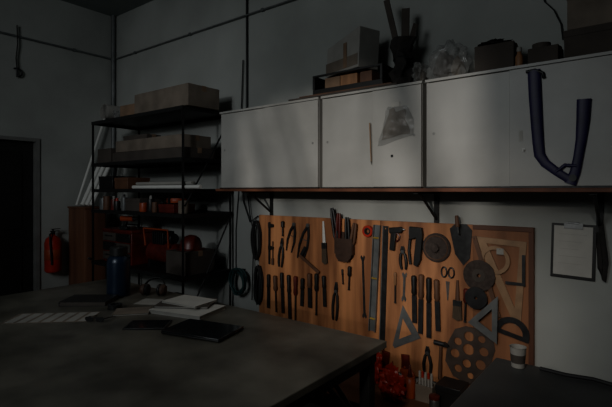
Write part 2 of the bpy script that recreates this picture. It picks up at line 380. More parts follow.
t = thing('rolled_mat', 'pale rolled mat lying at the left of the rack top', 'roll', (-4.86, 2.84, z+.101), (0, 0, .05))
pts = []
for k in range(70):
    a = k*.33; r = .03+.065*k/69; pts.append((r*math.cos(a), r*math.sin(a)))
inner = [(x*(1-.006/max(math.hypot(x, z_), .01)), z_*(1-.006/max(math.hypot(x, z_), .01))) for x, z_ in pts]
mb = MB(); vs = []; fs = []
for x_, z_ in pts: vs += [(x_, -.25, z_), (x_, .25, z_)]
for x_, z_ in inner: vs += [(x_, -.25, z_), (x_, .25, z_)]
n = len(pts)
for k in range(n-1):
    fs += [(2*k, 2*k+1, 2*k+3, 2*k+2), (2*n+2*k, 2*n+2*k+2, 2*n+2*k+3, 2*n+2*k+1), (2*k, 2*k+2, 2*n+2*k+2, 2*n+2*k), (2*k+1, 2*n+2*k+1, 2*n+2*k+3, 2*k+3)]
mb.add(vs, fs).build('mat_roll', M['paperd'], t)
MB().tube([(.097*math.cos(a), 0, .097*math.sin(a)) for a in [k*PI/10 for k in range(20)]], .004, 6, closed=True).build('band', M['card'], t)
t = thing('crumpled_sheet', 'crumpled pale plastic sheet between roll and small carton on rack top', 'plastic sheet', (-4.65, 2.68, z))
MB().blob((0, 0, .05), (.06, .08, .065), .6, 21, 4, 3).build('film', M['clear'], t)
z = 1.8505
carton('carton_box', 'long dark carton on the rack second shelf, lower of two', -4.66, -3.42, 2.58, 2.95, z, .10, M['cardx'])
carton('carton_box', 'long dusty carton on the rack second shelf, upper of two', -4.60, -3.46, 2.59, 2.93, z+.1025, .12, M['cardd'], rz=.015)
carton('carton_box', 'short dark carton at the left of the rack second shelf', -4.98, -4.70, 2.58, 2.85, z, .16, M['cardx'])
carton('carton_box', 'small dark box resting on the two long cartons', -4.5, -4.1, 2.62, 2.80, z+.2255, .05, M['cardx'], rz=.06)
z = 1.5605
for i in range(5):
    yy = 2.58+i*.045
    single('metal_tube', ['first','second','third','fourth','fifth'][i]+' pale tube from the front on the rack middle shelf', 'tube', MB().tube([(-4.25+.05*i, yy, z+.019), (-3.18-.06*i, yy, z+.019)], .018, 12), M['white'], group='pale tubes on the rack middle shelf')
for i in range(4):
    yy = 2.58+i*.045
    single('metal_tube', ['front','second','third','rear'][i]+' grey tube of the upper layer on the rack middle shelf', 'tube', MB().tube([(-4.20+.03*i, yy+.01, z+.019+.035), (-3.30-.05*i, yy+.01, z+.019+.035)], .016, 12), M['paperd'], group='grey tubes on the rack middle shelf')
carton('storage_bin', 'dark bin left of the pale tubes on the rack', -4.95, -4.66, 2.58, 2.86, z, .14, M['black'], cat='bin', tape=False, flaps=True)
carton('storage_bin', 'brown bin beside the pale tubes on the rack', -4.62, -4.36, 2.58, 2.84, z, .12, M['darkwood'], cat='bin', tape=False, flaps=True)
z = 1.3305
def can(x, y, r, h, m, lab, capm=None, name='paint_can', cat='can'):
    t = thing(name, lab, cat, (x, y, z))
    MB().lathe([(r*.96,0),(r,.004),(r,h-.004),(r*.96,h),(r*.9,h-.003)], 20).build('can_body', m, t)
    if capm: MB().lathe([(r*.4,h-.003),(r*.4,h+.03),(r*.32,h+.034)], 16).build('cap', capm, t)
    else: MB().tube([(r*.98*math.cos(a), 0, h*.8+ r*.9*math.sin(a)*.6) for a in [k*PI/8 for k in range(9)]], .002, 6).build('handle', M['steel'], t)
can(-4.92, 2.62, .045, .13, M['alu'], 'grey paint can at left of the rack fourth shelf')
can(-4.81, 2.60, .04, .15, M['darkwood'], 'brown can second on the rack fourth shelf')
can(-4.70, 2.62, .035, .12, M['redp'], 'dull red spray can on the rack fourth shelf', M['paperd'], 'spray_can', 'spray can')
can(-4.60, 2.60, .035, .10, M['black'], 'black spray can on the rack fourth shelf', M['red'], 'spray_can', 'spray can')
can(-4.51, 2.63, .03, .14, M['alu'], 'slim grey can beside the black spray can', M['black'], 'spray_can', 'spray can')
can(-4.10, 2.60, .04, .09, M['orange'], 'orange can near the middle of the rack fourth shelf')
can(-4.00, 2.62, .035, .13, M['black'], 'black bottle with pale cap on the rack fourth shelf', M['paperd'], 'spray_can', 'spray can')
can(-3.90, 2.60, .03, .10, M['darkwood'], 'slim brown can right of the black bottle on rack')
can(-3.50, 2.64, .05, .12, M['cardd'], 'dusty can at the right of the rack fourth shelf')
carton('storage_bin', 'wide dark bin in the middle of the rack fourth shelf', -4.44, -4.17, 2.6, 2.85, z, .13, M['cardx'], cat='bin', tape=False, flaps=True)
carton('storage_bin', 'low dull red bin right of the cans on the rack', -3.84, -3.60, 2.6, 2.85, z, .08, M['redp'], cat='bin', tape=False, flaps=True)
t = thing('cable_coil', 'orange cable coil lying on the low dull red bin', 'cable', (-3.72, 2.73, z+.0835))
MB().tube([((.085+.01*math.sin(k*.9))*math.cos(k*.45), (.085+.01*math.sin(k*.9))*math.sin(k*.45), .009+.0006*k) for k in range(70)], .007, 7).build('loops', M['orange'], t)
MB().box(-.012, .012, -.105, -.06, .0, .062).build('tie', M['black'], t)
z = .7505
t = thing('tool_chest', 'dull red tool chest with black drawers on the low rack shelf', 'tool chest', (-4.64, 2.78, z))
MB().box(-.29, .29, -.16, .2, 0, .34).build('chest_body', M['redp'], t, bevel=.006)
MB().box(-.30, .30, -.17, .21, .34, .37).build('lid', M['redp'], t, bevel=.006)
MB().tube([(-.12, .02, .37), (-.11, .02, .41), (.11, .02, .41), (.12, .02, .37)], .009, 8).build('carry_handle', M['black'], t)
for j in range(3):
    for i in range(2):
        dr = MB().box(-.27+i*.28, -.01+i*.28, -.175, -.16, .03+j*.105, .12+j*.105).build('drawer', M['black' if (i+j) % 2 else 'cardx'], t, bevel=.003)
        MB().box(-.21+i*.28, -.07+i*.28, -.185, -.175, .08+j*.105, .092+j*.105).build('drawer_pull', M['dsteel'], dr)
t = thing('air_compressor', 'dull red air compressor right of the red tool chest', 'compressor', (-4.02, 2.80, z))
TX_ = Matrix.Translation((-.20, 0, .15)) @ Matrix.Rotation(PI/2, 4, 'Y')
MB().lathe([(.02,-.03),(.08,-.015),(.105,.01),(.105,.39),(.08,.415),(.02,.43)], 24, TX_).build('tank', M['redp'], t)
for sx in (-.15, .15): MB().box(sx-.02, sx+.02, -.09, .09, 0, .075).build('foot', M['black'], t)
MB().box(-.12, .06, -.07, .07, .24, .36).cyl((.06,0,.30),(.16,0,.30), .055).build('motor', M['black'], t, bevel=.004)
for k in range(5): MB().box(-.11+k*.035, -.095+k*.035, -.08, .08, .25, .37).build('cooling_fin', M['dsteel'], t)
MB().tube([(-.20,-.10,.22),(-.22,-.11,.40),(.20,-.11,.40),(.20,-.10,.22)], .009, 8).build('handle', M['orange'], t)
def drill(loc, rz, lab, mm):
    t = thing('cordless_drill', lab, 'drill', loc, (0, 0, rz))
    MB().cyl((-.09, 0, .12), (.07, 0, .12), .030, .028, 16).build('motor_body', M[mm], t)
    MB().cyl((.07, 0, .12), (.13, 0, .12), .020, .012, 16).build('chuck', M['dsteel'], t)
    MB().prism([(-.05,.10),(-.01,.10),(-.03,.035),(-.07,.035)], -.016, .016).build('grip', M['black'], t, bevel=.005)
    MB().box(-.10, .0, -.03, .03, 0, .037).build('battery', M['black'], t, bevel=.005)
drill((-4.48, 2.66, z+.3705), .3, 'orange cordless drill standing on the dull red tool chest', 'orange')
carton('carton_box', 'dark box right of the air compressor on the rack', -3.72, -3.42, 2.6, 2.95, z, .22, M['cardx'])
t = thing('safety_helmet', 'dark red safety helmet on the dark box beside compressor', 'helmet', (-3.57, 2.78, z+.222+.0015))
MB().lathe([(.115,0),(.110,.012),(.105,.05),(.088,.10),(.05,.13),(.01,.14)], 26).build('shell', M['redp'], t)
MB().lathe([(.14,0),(.14,.005),(.105,.014),(.102,0)], 26).build('brim', M['redp'], t)
z = .1205
carton('storage_bin', 'dark crate on the bottom shelf of the rack', -4.9, -4.3, 2.6, 3.0, z, .3, M['cardx'], cat='bin', tape=False, flaps=True)
carton('storage_bin', 'black crate at the right of the rack bottom shelf', -4.1, -3.5, 2.6, 3.0, z, .32, M['black'], cat='bin', tape=False, flaps=True)
t = thing('board_cabinet', 'narrow brown wooden locker standing left of the rack', 'locker', (-5.46, 2.70, 0))
MB().box(-.20, .20, -.13, .13, .05, 1.33).build('locker_body', M['locker'], t, bevel=.004)
MB().box(-.21, .21, -.14, .14, 1.33, 1.35).build('top', M['locker'], t, bevel=.003)
MB().box(.20, .212, -.12, .12, .08, 1.31).build('door', M['locker'], t, bevel=.003)
MB().box(-.19, .19, -.12, .12, 0, .05).build('plinth', M['black'], t)
MB().cyl((.212, -.09, .75), (.235, -.09, .75), .012).build('knob', M['steel'], t)
for i, (xa, ya, xb, yb, L, r, lab) in enumerate([(-5.56, 2.62, -5.60, 3.02, 2.55, .015, 'tallest thin white pipe leaning in the corner above the locker'), (-5.48, 2.65, -5.54, 2.98, 2.05, .026, 'second thick white pipe leaning in the corner above the locker'), (-5.41, 2.67, -5.45, 2.97, 2.0, .026, 'third thick white pipe leaning in the corner'), (-5.34, 2.69, -5.37, 2.96, 1.92, .026, 'shortest white pipe leaning in the corner')]):
    single('leaning_pipe', lab, 'pipe', MB().cyl((xa, ya, 1.366), (xb, yb, L), r), M['white'], group='white pipes leaning in the corner')
p = WX(53, 272, XL+.101)
t = thing('fire_extinguisher', 'red fire extinguisher hanging on the wall beside the dark door', 'fire extinguisher', p)
MB().lathe([(.07,0),(.085,.012),(.09,.03),(.09,.34),(.078,.39),(.045,.42),(.025,.43),(.025,.445)], 28).build('cylinder', M['red'], t)
MB().lathe([(.0905,.15),(.0912,.151),(.0912,.27),(.0905,.271)], 28).build('label_band', M['orange'], t)
MB().cyl((0,0,.44), (0,0,.475), .022).box(-.015,.015,-.03,.07,.475,.485).box(-.012,.012,-.02,.08,.50,.508).cyl((0,0,.475),(0,0,.505),.010).build('valve', M['black'], t)
MB().tube([(.02,-.02,.46),(.06,-.06,.45),(.09,-.07,.36),(.095,-.06,.2),(.09,-.05,.1)], .010).build('hose', M['rubber'], t)
MB().box(-.10,-.085,-.03,.03,.1,.4).build('wall_bracket', M['blackm'], t)
p = WY(240, 281, D-.06)
t = thing('hose_coil', 'blue green hose coil hanging on the wall right of the rack', 'hose', p)
pts = []
for k in range(150):
    a = 2*PI*k/28; r = .095+.015*math.sin(k*.37); pts.append((r*math.cos(a), -.008-.05*(k/150), r*1.2*math.sin(a)+.006*math.sin(k*.9)))
MB().tube(pts, .008, 8).build('hose', M['green'], t)
MB().box(-.02,.02,-.07,.059,.10,.115).build('hook', M['dsteel'], t)
# ---------------------------------------------------------------- tool board, three panels
YB = 3.152
b0 = WY(259, 217, YB); bs = WY(380, 220, YB); b1 = WY(470, 226, YB); ZT = 1.31; ZB = .16
t = thing('tool_board', 'left orange brown plywood panel of the tool board behind the row of files', 'tool board', (b0.x, D-.002, .34))
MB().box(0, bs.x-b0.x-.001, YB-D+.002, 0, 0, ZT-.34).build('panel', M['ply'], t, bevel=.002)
t = thing('tool_board', 'middle worn plywood panel of the tool board behind the long chisels', 'tool board', (bs.x, D-.002, ZB))
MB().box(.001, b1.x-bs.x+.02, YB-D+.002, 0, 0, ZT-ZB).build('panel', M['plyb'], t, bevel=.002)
t2 = thing('tool_board', 'narrower brown plywood panel at the right end of the tool board', 'tool board', (b1.x+.021, D-.002, ZB))
W2 = WY(534, 226, YB).x-b1.x-.021
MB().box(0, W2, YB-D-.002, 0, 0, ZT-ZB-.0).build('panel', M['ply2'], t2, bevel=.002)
MB().box(.0, W2, YB-D-.008, YB-D-.002, ZT-ZB-.03, ZT-ZB).box(W2-.03, W2, YB-D-.008, YB-D-.002, 0, ZT-ZB-.03).build('edge_frame', M['frame'], t2, bevel=.002)
YT = YB+.0018
YT2 = YB-.0032
def hang(name, lab, cat, px, y0, y1, tilt=0, group=None, Y=None):
    Y = Y or (YT if px < 470 else YT2)
    p = WY(px, y0, Y); L = (y1-y0)/ppm(px, Y)/math.cos(math.radians(tilt))
    t = thing(name, lab, cat, p, (0, math.radians(tilt), 0), group)
    return t, L
def driver(lab, px, y0, y1, tilt=0, hm='black', bladem='dsteel', flat=False, name='screwdriver', cat='screwdriver', group=None, r=.018):
    t, L = hang(name, lab, cat, px, y0, y1, tilt, group)
    hl = L*.42; T = Matrix.Translation((0, -r-.001, 0)) @ Matrix.Rotation(PI, 4, 'X')
    MB().lathe([(r*.5,0),(r*.9,.006),(r,hl*.2),(r*.85,hl*.6),(r,hl*.85),(r*.6,hl)], 14, T).build('handle', M[hm], t)
    if flat: MB().box(-r*.85, r*.85, -r-.005, -r+.001, -L, -hl+.002).build('blade', M[bladem], t, bevel=.001)
    else:
        MB().cyl((0,-r-.002,-hl+.002), (0,-r-.002,-L+.015), .0065).prism([(-.007,-L+.018),(.007,-L+.018),(.009,-L),(-.009,-L)], -r-.0035, -r-.0005).build('blade', M[bladem], t)
    return t
def pliers(lab, px, y0, y1, tilt=0, hm='red', up=False, group=None, Y=None, spread=.028):
    t, L = hang('pliers', lab, 'pliers', px, y0, y1, tilt, group, Y)
    T2 = (Matrix.Translation((0, 0, -L)) @ Matrix.Rotation(PI, 4, 'Y')) if up else Matrix.Identity(4)
    my = -1 if up else 1; k = my*-.012
    j = L*.28
    for s in (-1, 1):
        MB().prism([(s*.001,0),(s*.009,0),(s*.019,-j*.6),(s*.016,-j),(s*.001,-j)], my*-.016, my*-.004, T2).build('jaw', M['dsteel'], t, bevel=.001)
        MB().tube([(s*.006,k,-j*.9),(s*.017,k,-j*1.3),(s*spread,k,-L*.62),(s*spread*.9,k,-L*.85),(s*spread*.65,k,-L)], [.008,.0115,.0125,.0115,.009], 10, M=T2).build('handle', M[hm], t)
    MB().cyl((0,my*-.001,-j*.85),(0,my*-.020,-j*.85), .013, M=T2).build('pivot', M['steel'], t)
    if up: t.location.y -= .045
    return t
def hammer(lab, px, y0, y1, tilt=0):
    t, L = hang('hammer', lab, 'hammer', px, y0, y1, tilt)
    MB().tube([(0,-.018,-.01),(0,-.018,-L*.5),(0,-.018,-L)], [.011,.012,.016], 12).build('handle', M['darkwood'], t)
    MB().cyl((-.05,-.018,-.022),(.025,-.018,-.022), .017).prism([(.023,-.040),(.023,-.005),(.06,-.02),(.06,-.026)], -.032, -.004).build('head', M['dsteel'], t)
def wrench(lab, px, y0, y1, tilt=0, m='steel', w=.020):
    t, L = hang('wrench', lab, 'wrench', px, y0, y1, tilt)
    def head(cz, s):
        r = w
        return [(r*math.cos(a), cz+s*r*math.sin(a)) for a in [-.7, -.2, .3, .8, 1.15]]+[(.006, cz+s*.004), (-.006, cz+s*.004)]+[(r*math.cos(a), cz+s*r*math.sin(a)) for a in [PI-1.15, PI-.8, PI-.3, PI+.2, PI+.7]]
    top = head(-w, 1); bot = head(-L+w, -1)
    out = top+[(-.009, -w*2.4)]+[( -.009, -L+w*2.4)]+list(reversed(bot))+[(.009, -L+w*2.4),(.009, -w*2.4)]
    plate('wrench_body', out, [], .008, M[m], t)
def brush(lab, px, y0, y1, tilt=0, hm='wood', w=.024):
    t, L = hang('paint_brush', lab, 'brush', px, y0, y1, tilt)
    MB().tube([(0,-.012,0),(0,-.012,-L*.25),(0,-.012,-L*.5)], [.008,.013,.016], 12, flat=.6).build('handle', M[hm], t)
    MB().box(-w, w, -.022, -.001, -L*.64, -L*.5).build('ferrule', M['dsteel'], t, bevel=.002)
    MB().prism([(-w*.95,-L*.64),(w*.95,-L*.64),(w*1.1,-L*.97),(0,-L),(-w*1.1,-L*.95)], -.021, -.002).build('bristles', M['bristle'], t)
def poly(t, pts, holes, px0, py0, th, m, name='plate', Y=None, y0=-.001):
    Y = Y or (YT if px0 < 470 else YT2)
    o = WY(px0, py0, Y)
    f = lambda q: ((WY(q[0], q[1], Y)-o).x, (WY(q[0], q[1], Y)-o).z)
    return plate(name, [f(q_) for q_ in pts], [[f(q_) for q_ in h_] for h_ in holes], th, M[m], t, y0=y0)
def cable_bundle(name, lab, px, y0, y1, w, m, n=3, r=.007):
    t, L = hang(name, lab, 'cable', px, y0, y1)
    pts = []
    for k in range(n*20):
        a = 2*PI*k/20; pts.append((w*math.sin(a)*(1+.25*math.sin(k*.5)), -.010-.03*k/(n*20), -L/2+L/2*math.cos(a)*(1+.08*math.sin(k*1.7))-.004))
    MB().tube(pts, r, 8).build('loops', M[m], t)
    MB().tube([(w*.5*math.cos(a), -.026-.022*math.sin(a), -.045) for a in [k*PI/6 for k in range(12)]], .004, 6, closed=True).build('tie', M['black'], t)
cable_bundle('cable_bundle', 'looped black cable hung at the top left of the tool board', 258, 221, 258, .045, 'rubber', 6)
cable_bundle('cable_bundle', 'thick dark cable loops hung below the first at board left edge', 260, 266, 302, .04, 'rubber', 5, .010)
def clamp(lab, px, y0, y1, tilt=0):
    t, L = hang('bar_clamp', lab, 'clamp', px, y0, y1, tilt)
    MB().box(-.010,.010,-.014,-.001,-L,0).build('bar', M['dsteel'], t)
    MB().prism([(-.008,-.01),(.055,-.02),(.055,-.045),(.01,-.05),(-.008,-.05)], -.020, -.001).build('fixed_jaw', M['blackm'], t)
    MB().prism([(-.008,-L*.55),(.055,-L*.55-.012),(.055,-L*.55-.035),(-.008,-L*.55-.045)], -.020, -.001).build('sliding_jaw', M['blackm'], t)
    MB().cyl((.046,-.014,-L*.45),(.046,-.014,-L*.85), .006).cyl((.046,-.014,-L*.85),(.046,-.014,-L), .013).build('screw_handle', M['darkwood'], t)
clamp('black bar clamp hung near the top left of the board', 270, 222, 264)
def caliper(lab, px, y0, y1, tilt, sp):
    t, L = hang('divider_caliper', lab, 'caliper', px, y0, y1, tilt)
    for s in (-1, 1):
        MB().tube([(0,-.010,-.012),(s*sp*.7,-.010,-L*.3),(s*sp,-.010,-L*.62),(s*sp*.75,-.010,-L)], [.014,.013,.012,.007], 8, flat=.6).build('leg', M['dsteel'], t)
    MB().cyl((0,-.001,-.012),(0,-.020,-.012), .017).build('pivot', M['steel'], t)
    MB().tube([(-sp*.8,-.010,-L*.45),(sp*.8,-.010,-L*.45)], .003, 6).build('spring', M['steel'], t)
caliper('small dark divider caliper hung beside the bar clamp', 295, 223, 252, 14, .04)
caliper('large dark divider caliper hung with its legs spread', 309, 224, 260, 16, .045)
t, L = hang('try_square', 'dark try square slanting below the calipers on the board', 'square', 300, 255, 270, -58, Y=YT-.020)
MB().box(-.013,.013,-.014,-.001,-L,0).build('stock', M['darkwood'], t, bevel=.002)
MB().box(.013,.10,-.009,-.005,-.030,0).build('blade', M['dsteel'], t)
brush('flat paint brush with pale handle beside the calipers', 324, 221, 264, -3, 'white')
p = WY(346, 232, YT)
t = thing('tool_pouch', 'brown leather pouch on the board stuffed with upright pliers', 'pouch', p)
MB().prism([(-.085,0),(.09,0),(.08,-.20),(.04,-.24),(-.04,-.24),(-.07,-.20)], -.010, -.001).build('back_panel', M['leather'], t)
MB().prism([(-.085,-.05),(.09,-.05),(.08,-.20),(.04,-.24),(-.04,-.24),(-.07,-.20)], -.052, -.046).build('front_panel', M['leather'], t)
MB().box(-.085,-.075,-.048,-.008,-.18,-.05).box(.08,.09,-.048,-.008,-.18,-.05).box(-.05,.05,-.048,-.008,-.24,-.225).build('side_gusset', M['leather'], t)
for i, (px_, a_, b_, ti, hm, lab) in enumerate([(334, 208, 250, -10, 'dsteel', 'steel handled pliers leaning left in the pouch'), (341, 213, 252, 3, 'redp', 'red handled pliers in the pouch'), (349, 217, 253, -2, 'black', 'black handled pliers upright in the pouch'), (357, 223, 252, 9, 'darkwood', 'short pliers leaning right in the pouch')]):
    pliers(lab, px_, a_, b_, ti, hm, up=True, Y=YT, spread=.014)
p = WY(369, 231, YT)
t = thing('tape_roll', 'small red tape roll hung beside the long rulers', 'tape', p)
RX = Matrix.Translation((0,-.001,0)) @ Matrix.Rotation(PI/2, 4, 'X')
MB().lathe([(.046,0),(.046,.028),(.028,.028),(.028,0)], 28, RX).build('tape', M['red'], t)
MB().lathe([(.028,0),(.028,.029),(.018,.029),(.018,0)], 28, RX).build('core', M['black'], t)
def level(lab, px, y0, y1, tilt, w, m='alu'):
    t, L = hang('spirit_level', lab, 'spirit level', px, y0, y1, tilt)
    MB().box(-w/2,w/2,-.006,-.001,-L,0).box(-w/2,-w/2+.005,-.026,-.006,-L,0).box(w/2-.005,w/2,-.026,-.006,-L,0).build('rail', M[m], t)
    for f in (.12,.5,.88): MB().cyl((-w/2+.006,-.015,-L*f),(w/2-.006,-.015,-L*f), .008).build('vial', M['yellow'], t)
level('tall grey spirit level hung vertically beside the pouch', 378, 225, 332, 3, .06)
t, L = hang('steel_ruler', 'long dark ruler leaning beside the spirit level', 'ruler', 386, 226, 350, 2)
plate('bar', [(-.024,.0),(.024,.0),(.024,-L),(-.024,-L)], [circ(0,-.02,.006,16)], .006, M['dsteel'], t, y0=-.0015)
MB().box(-.024, -.018, -.010, -.0077, -L, 0).build('edge', M['alu'], t)
def gluegun(lab, px, y0):
    p = WY(px, y0, YT); t = thing('glue_gun', lab, 'glue gun', p, (0, math.radians(-6), 0))
    MB().prism([(-.055,0),(.045,.0),(.06,-.02),(.045,-.045),(-.055,-.045)], -.034, -.001).build('gun_body', M['black'], t, bevel=.005)
    MB().prism([(.0,-.04),(-.045,-.04),(-.07,-.17),(-.03,-.18)], -.030, -.002).build('grip', M['black'], t, bevel=.005)
    MB().tube([(0,-.018,-.045),(.025,-.018,-.07),(.01,-.018,-.10),(-.015,-.018,-.11)], .006, 8).build('trigger', M['redp'], t)
    MB().cyl((.055,-.018,-.021),(.072,-.018,-.023), .008,.004).build('nozzle', M['steel'], t)
gluegun('black glue gun hung right of the spirit level', 397, 227)
pliers('dark snips hung below the glue gun', 403, 246, 269, -4, 'black', spread=.024)
p = WY(417.5, 227, YT)
t = thing('staple_gun', 'dark staple gun hung in the middle of the board', 'staple gun', p, (0, math.radians(3), 0))
MB().prism([(-.050,0),(.045,0),(.055,-.05),(.050,-.24),(.028,-.29),(-.005,-.28),(.005,-.08),(-.050,-.10)], -.038, -.001).build('gun_body', M['blackm'], t, bevel=.005)
MB().tube([(-.045,-.02,-.09),(-.050,-.02,-.18),(-.033,-.02,-.28)], .011, 10).build('lever', M['dsteel'], t)
MB().box(-.053,-.042,-.034,-.006,-.06,0).build('nose', M['steel'], t)
t, L = hang('sanding_pad', 'round brown sanding pad with knob on the board', 'sanding pad', 437, 233, 262)
R = L/2; RP = Matrix.Translation((0,-.001,-R)) @ Matrix.Rotation(PI/2,4,'X')
MB().lathe([(R,0),(R,.012),(R*.93,.02),(R*.3,.024),(R*.2,.045),(R*.28,.055),(R*.15,.062)], 32, RP).build('pad', M['pad'], t)
MB().tube([(R*.82*math.cos(a), -.022, -R+R*.82*math.sin(a)) for a in [k*PI/14 for k in range(28)]], .004, 6, closed=True).build('rim', M['darkwood'], t)
t = thing('plastering_trowel', 'dark pointed trowel hung right of the sanding pad', 'trowel', WY(459, 221, YT-.004), (0, math.radians(-6), 0))
plate('blade', [(-.070,-.05),(-.03,-.02),(.05,-.025),(.085,-.07),(.05,-.26),(.0,-.31),(-.050,-.23)], [], .005, M['dsteel'], t, y0=-.001)
MB().tube([(0,-.004,-.10),(0,-.036,-.08),(0,-.041,-.03)], .006, 8).build('tang', M['steel'], t)
MB().cyl((0,-.041,-.04),(0,-.036,.04), .015, .012).build('handle', M['darkwood'], t)
# right panel things
t = thing('wooden_set_square', 'large thin wooden triangle hung on the right panel', 'set square', WY(482, 240, YT2))
poly(t, [(475,236),(527,242),(521,326),(515,325)], [[(487,243),(520,247),(515,308)]], 482, 240, .010, 'palewood', 'triangle')
t = thing('wooden_ring', 'round wooden ring hung at the top of the right panel', 'ring', WY(495, 260, YT2-.0105))
plate('ring', circ(0, 0, .095), [circ(0, 0, .070)], .010, M['palewood'], t)
t = thing('paper_tag', 'small pale paper tag pinned on the right panel', 'tag', WY(500, 250, YT2-.022))
MB().box(-.022,.022,-.001,0,-.03,.01).build('tag', M['paperd'], t); MB().cyl((0,.020,.004),(0,-.004,.004),.002).build('pin', M['redp'], t)
t = thing('long_wooden_ruler', 'thin brown wooden ruler hung slanting across the right panel', 'ruler', WY(474, 236, YT2-.0205), (0, math.radians(-17), 0))
plate('ruler', [(-.014,0),(.014,0),(.014,-.55),(-.014,-.55)], [circ(0,-.02,.005,12)], .005, M['darkwood'], t)
t, L = hang('grinding_disc', 'dark grinding disc hung below the trowel', 'disc', 479, 260, 291, Y=YT2-.026)
R = L/2
plate('disc', circ(0, -R, R), [circ(0, -R, .012)], .006, M['pad'], t)
plate('hub', circ(0, -R, R*.42), [circ(0, -R, .013)], .003, M['cardx'], t, y0=-.0065)
t, L = hang('grinding_disc', 'second smaller dark disc hung under the grinding disc', 'disc', 476, 287, 309, Y=YT2-.0355)
R = L/2
plate('disc', circ(0, -R, R), [circ(0, -R, .010)], .006, M['dsteel'], t)
t = thing('steel_set_square', 'grey steel triangle with triangular hole on the right panel', 'set square', WY(497, 298, YT2-.042))
poly(t, [(498,296),(468,322),(497,344)], [[(492,309),(478,321),(492,332)]], 497, 298, .004, 'alu', 'triangle', Y=YT2-.042)
t = thing('steel_set_square', 'smaller grey triangle hung below the chisels', 'set square', WY(404, 307, YT))
poly(t, [(403,305),(421,338),(395,348),(393,345)], [[(403,318),(412,334),(399,339)]], 404, 307, .005, 'alu', 'triangle', y0=-.002)
t = thing('protractor', 'half round grey protractor low on the right panel', 'protractor', WY(515, 318, YT2-.0105), (0, math.radians(12), 0))
R = .11
plate('arc', circ(0, -R, R, 24, 0, PI)+[(-R,-R-.02),(R,-R-.02)], [circ(0, -R+.005, R*.62, 20, 0.05, PI-.05)], .004, M['dsteel'], t)
t = thing('hole_template', 'dark flat template with round holes hung low on the board', 'template', WY(476, 328, YT2-.0015), (0, math.radians(10), 0))
K = 1.12
holes = [circ(K*x_, K*z_, K*r_) for x_, z_, r_ in [(-.03,-.065,.030),(.045,-.055,.022),(-.09,-.12,.024),(-.02,-.145,.034),(.07,-.125,.027),(-.095,-.20,.028),(-.015,-.235,.026),(.065,-.21,.030),(-.06,-.285,.024),(.02,-.30,.020)]]
plate('template', [(K*x_, K*z_) for x_, z_ in [(-.06,-.01),(.02,0),(.10,-.01),(.13,-.09),(.12,-.20),(.09,-.31),(.02,-.36),(-.08,-.345),(-.145,-.27),(-.15,-.15),(-.12,-.05)]], holes, .006, M['templ'], t)
t = thing('flat_square', 'small steel square hung at the right edge of the panel', 'square', WY(522, 255, YT2-.011))
plate('blade', [(0,0),(.02,0),(.02,-.20),(-.10,-.20),(-.10,-.18),(0,-.18)], [], .004, M['dsteel'], t)
# --- second row
ordn = ['first','second','third','fourth','fifth','sixth','seventh','eighth','ninth']
for i, px_ in enumerate((270, 276.5, 283, 290, 297, 304, 311, 318, 325)):
    y0 = 275+random.uniform(-3, 3); y1 = 310+random.uniform(-5, 12)
    hm = ['black','darkwood','black','black','redp','black','darkwood','black','black'][i]
    driver(ordn[i]+' dark file from the left in the lower row left of centre', px_, y0, y1, random.uniform(-3, 3), hm, 'dsteel', flat=(i % 3 != 1), name='hand_file', cat='file', r=random.uniform(.018, .024))
pliers('slim black pliers right of the row of dark files', 337, 282, 320, 3, 'black', spread=.024)
driver('short black screwdriver hung below the leather pouch', 351, 266, 290, 3)
wrench('short open wrench hung below the snips', 405, 272, 302, 2)
for i, (px_, a_, b_, hm) in enumerate([(415, 275, 322, 'black'), (422.5, 274, 333, 'darkwood'), (430, 277, 337, 'black'), (437.5, 279, 330, 'darkwood')]):
    driver(['first','second','third','fourth'][i]+' long chisel from the left in the central row', px_, a_, b_, (-1, 1, 0, -2)[i], hm, 'dsteel', True, 'chisel', 'chisel', r=.021)
driver('thin wooden handled awl hung left of the wrench', 396, 272, 303, 0, 'wood', name='awl', cat='awl', r=.012)
brush('wide dark brush hung right of the long chisels', 458, 280, 320, 0, 'darkwood', .03)
hammer('dark hammer hung left of the round holed template', 442, 340, 378, 2)
driver('red handled screwdriver beside the wide dark brush', 467, 288, 322, 2, 'redp')
wrench('long dark wrench hung right of the black screwdriver', 363, 255, 318, -2, 'dsteel')
pliers('steel pincers hung low beside the small grey triangle', 428, 346, 374, 0, 'dsteel')
pliers('small black pliers hung above the row of dark files', 283, 238, 267, 5, 'black', spread=.024)
driver('stubby black screwdriver hung left of the calipers', 284, 221, 236, 0)
driver('thin black screwdriver hung between the pouch and the pale brush', 343, 269, 284, -4, r=.010)
t, L = hang('scissors', 'black handled scissors hung between chisels and brush', 'scissors', 448, 266, 300, Y=YT)
for s in (-1, 1):
    MB().prism([(s*.002,-L*.45),(s*.014,-L*.45),(s*.004,-L),(s*.001,-L)], -.006-.003*(s > 0), -.003-.003*(s > 0)).build('blade', M['steel'], t)
    MB().tube([(s*.026+.020*math.cos(a), -.007, -.045+.036*math.sin(a)) for a in [k*PI/8 for k in range(16)]], .006, 8, closed=True).build('finger_ring', M['black'], t)
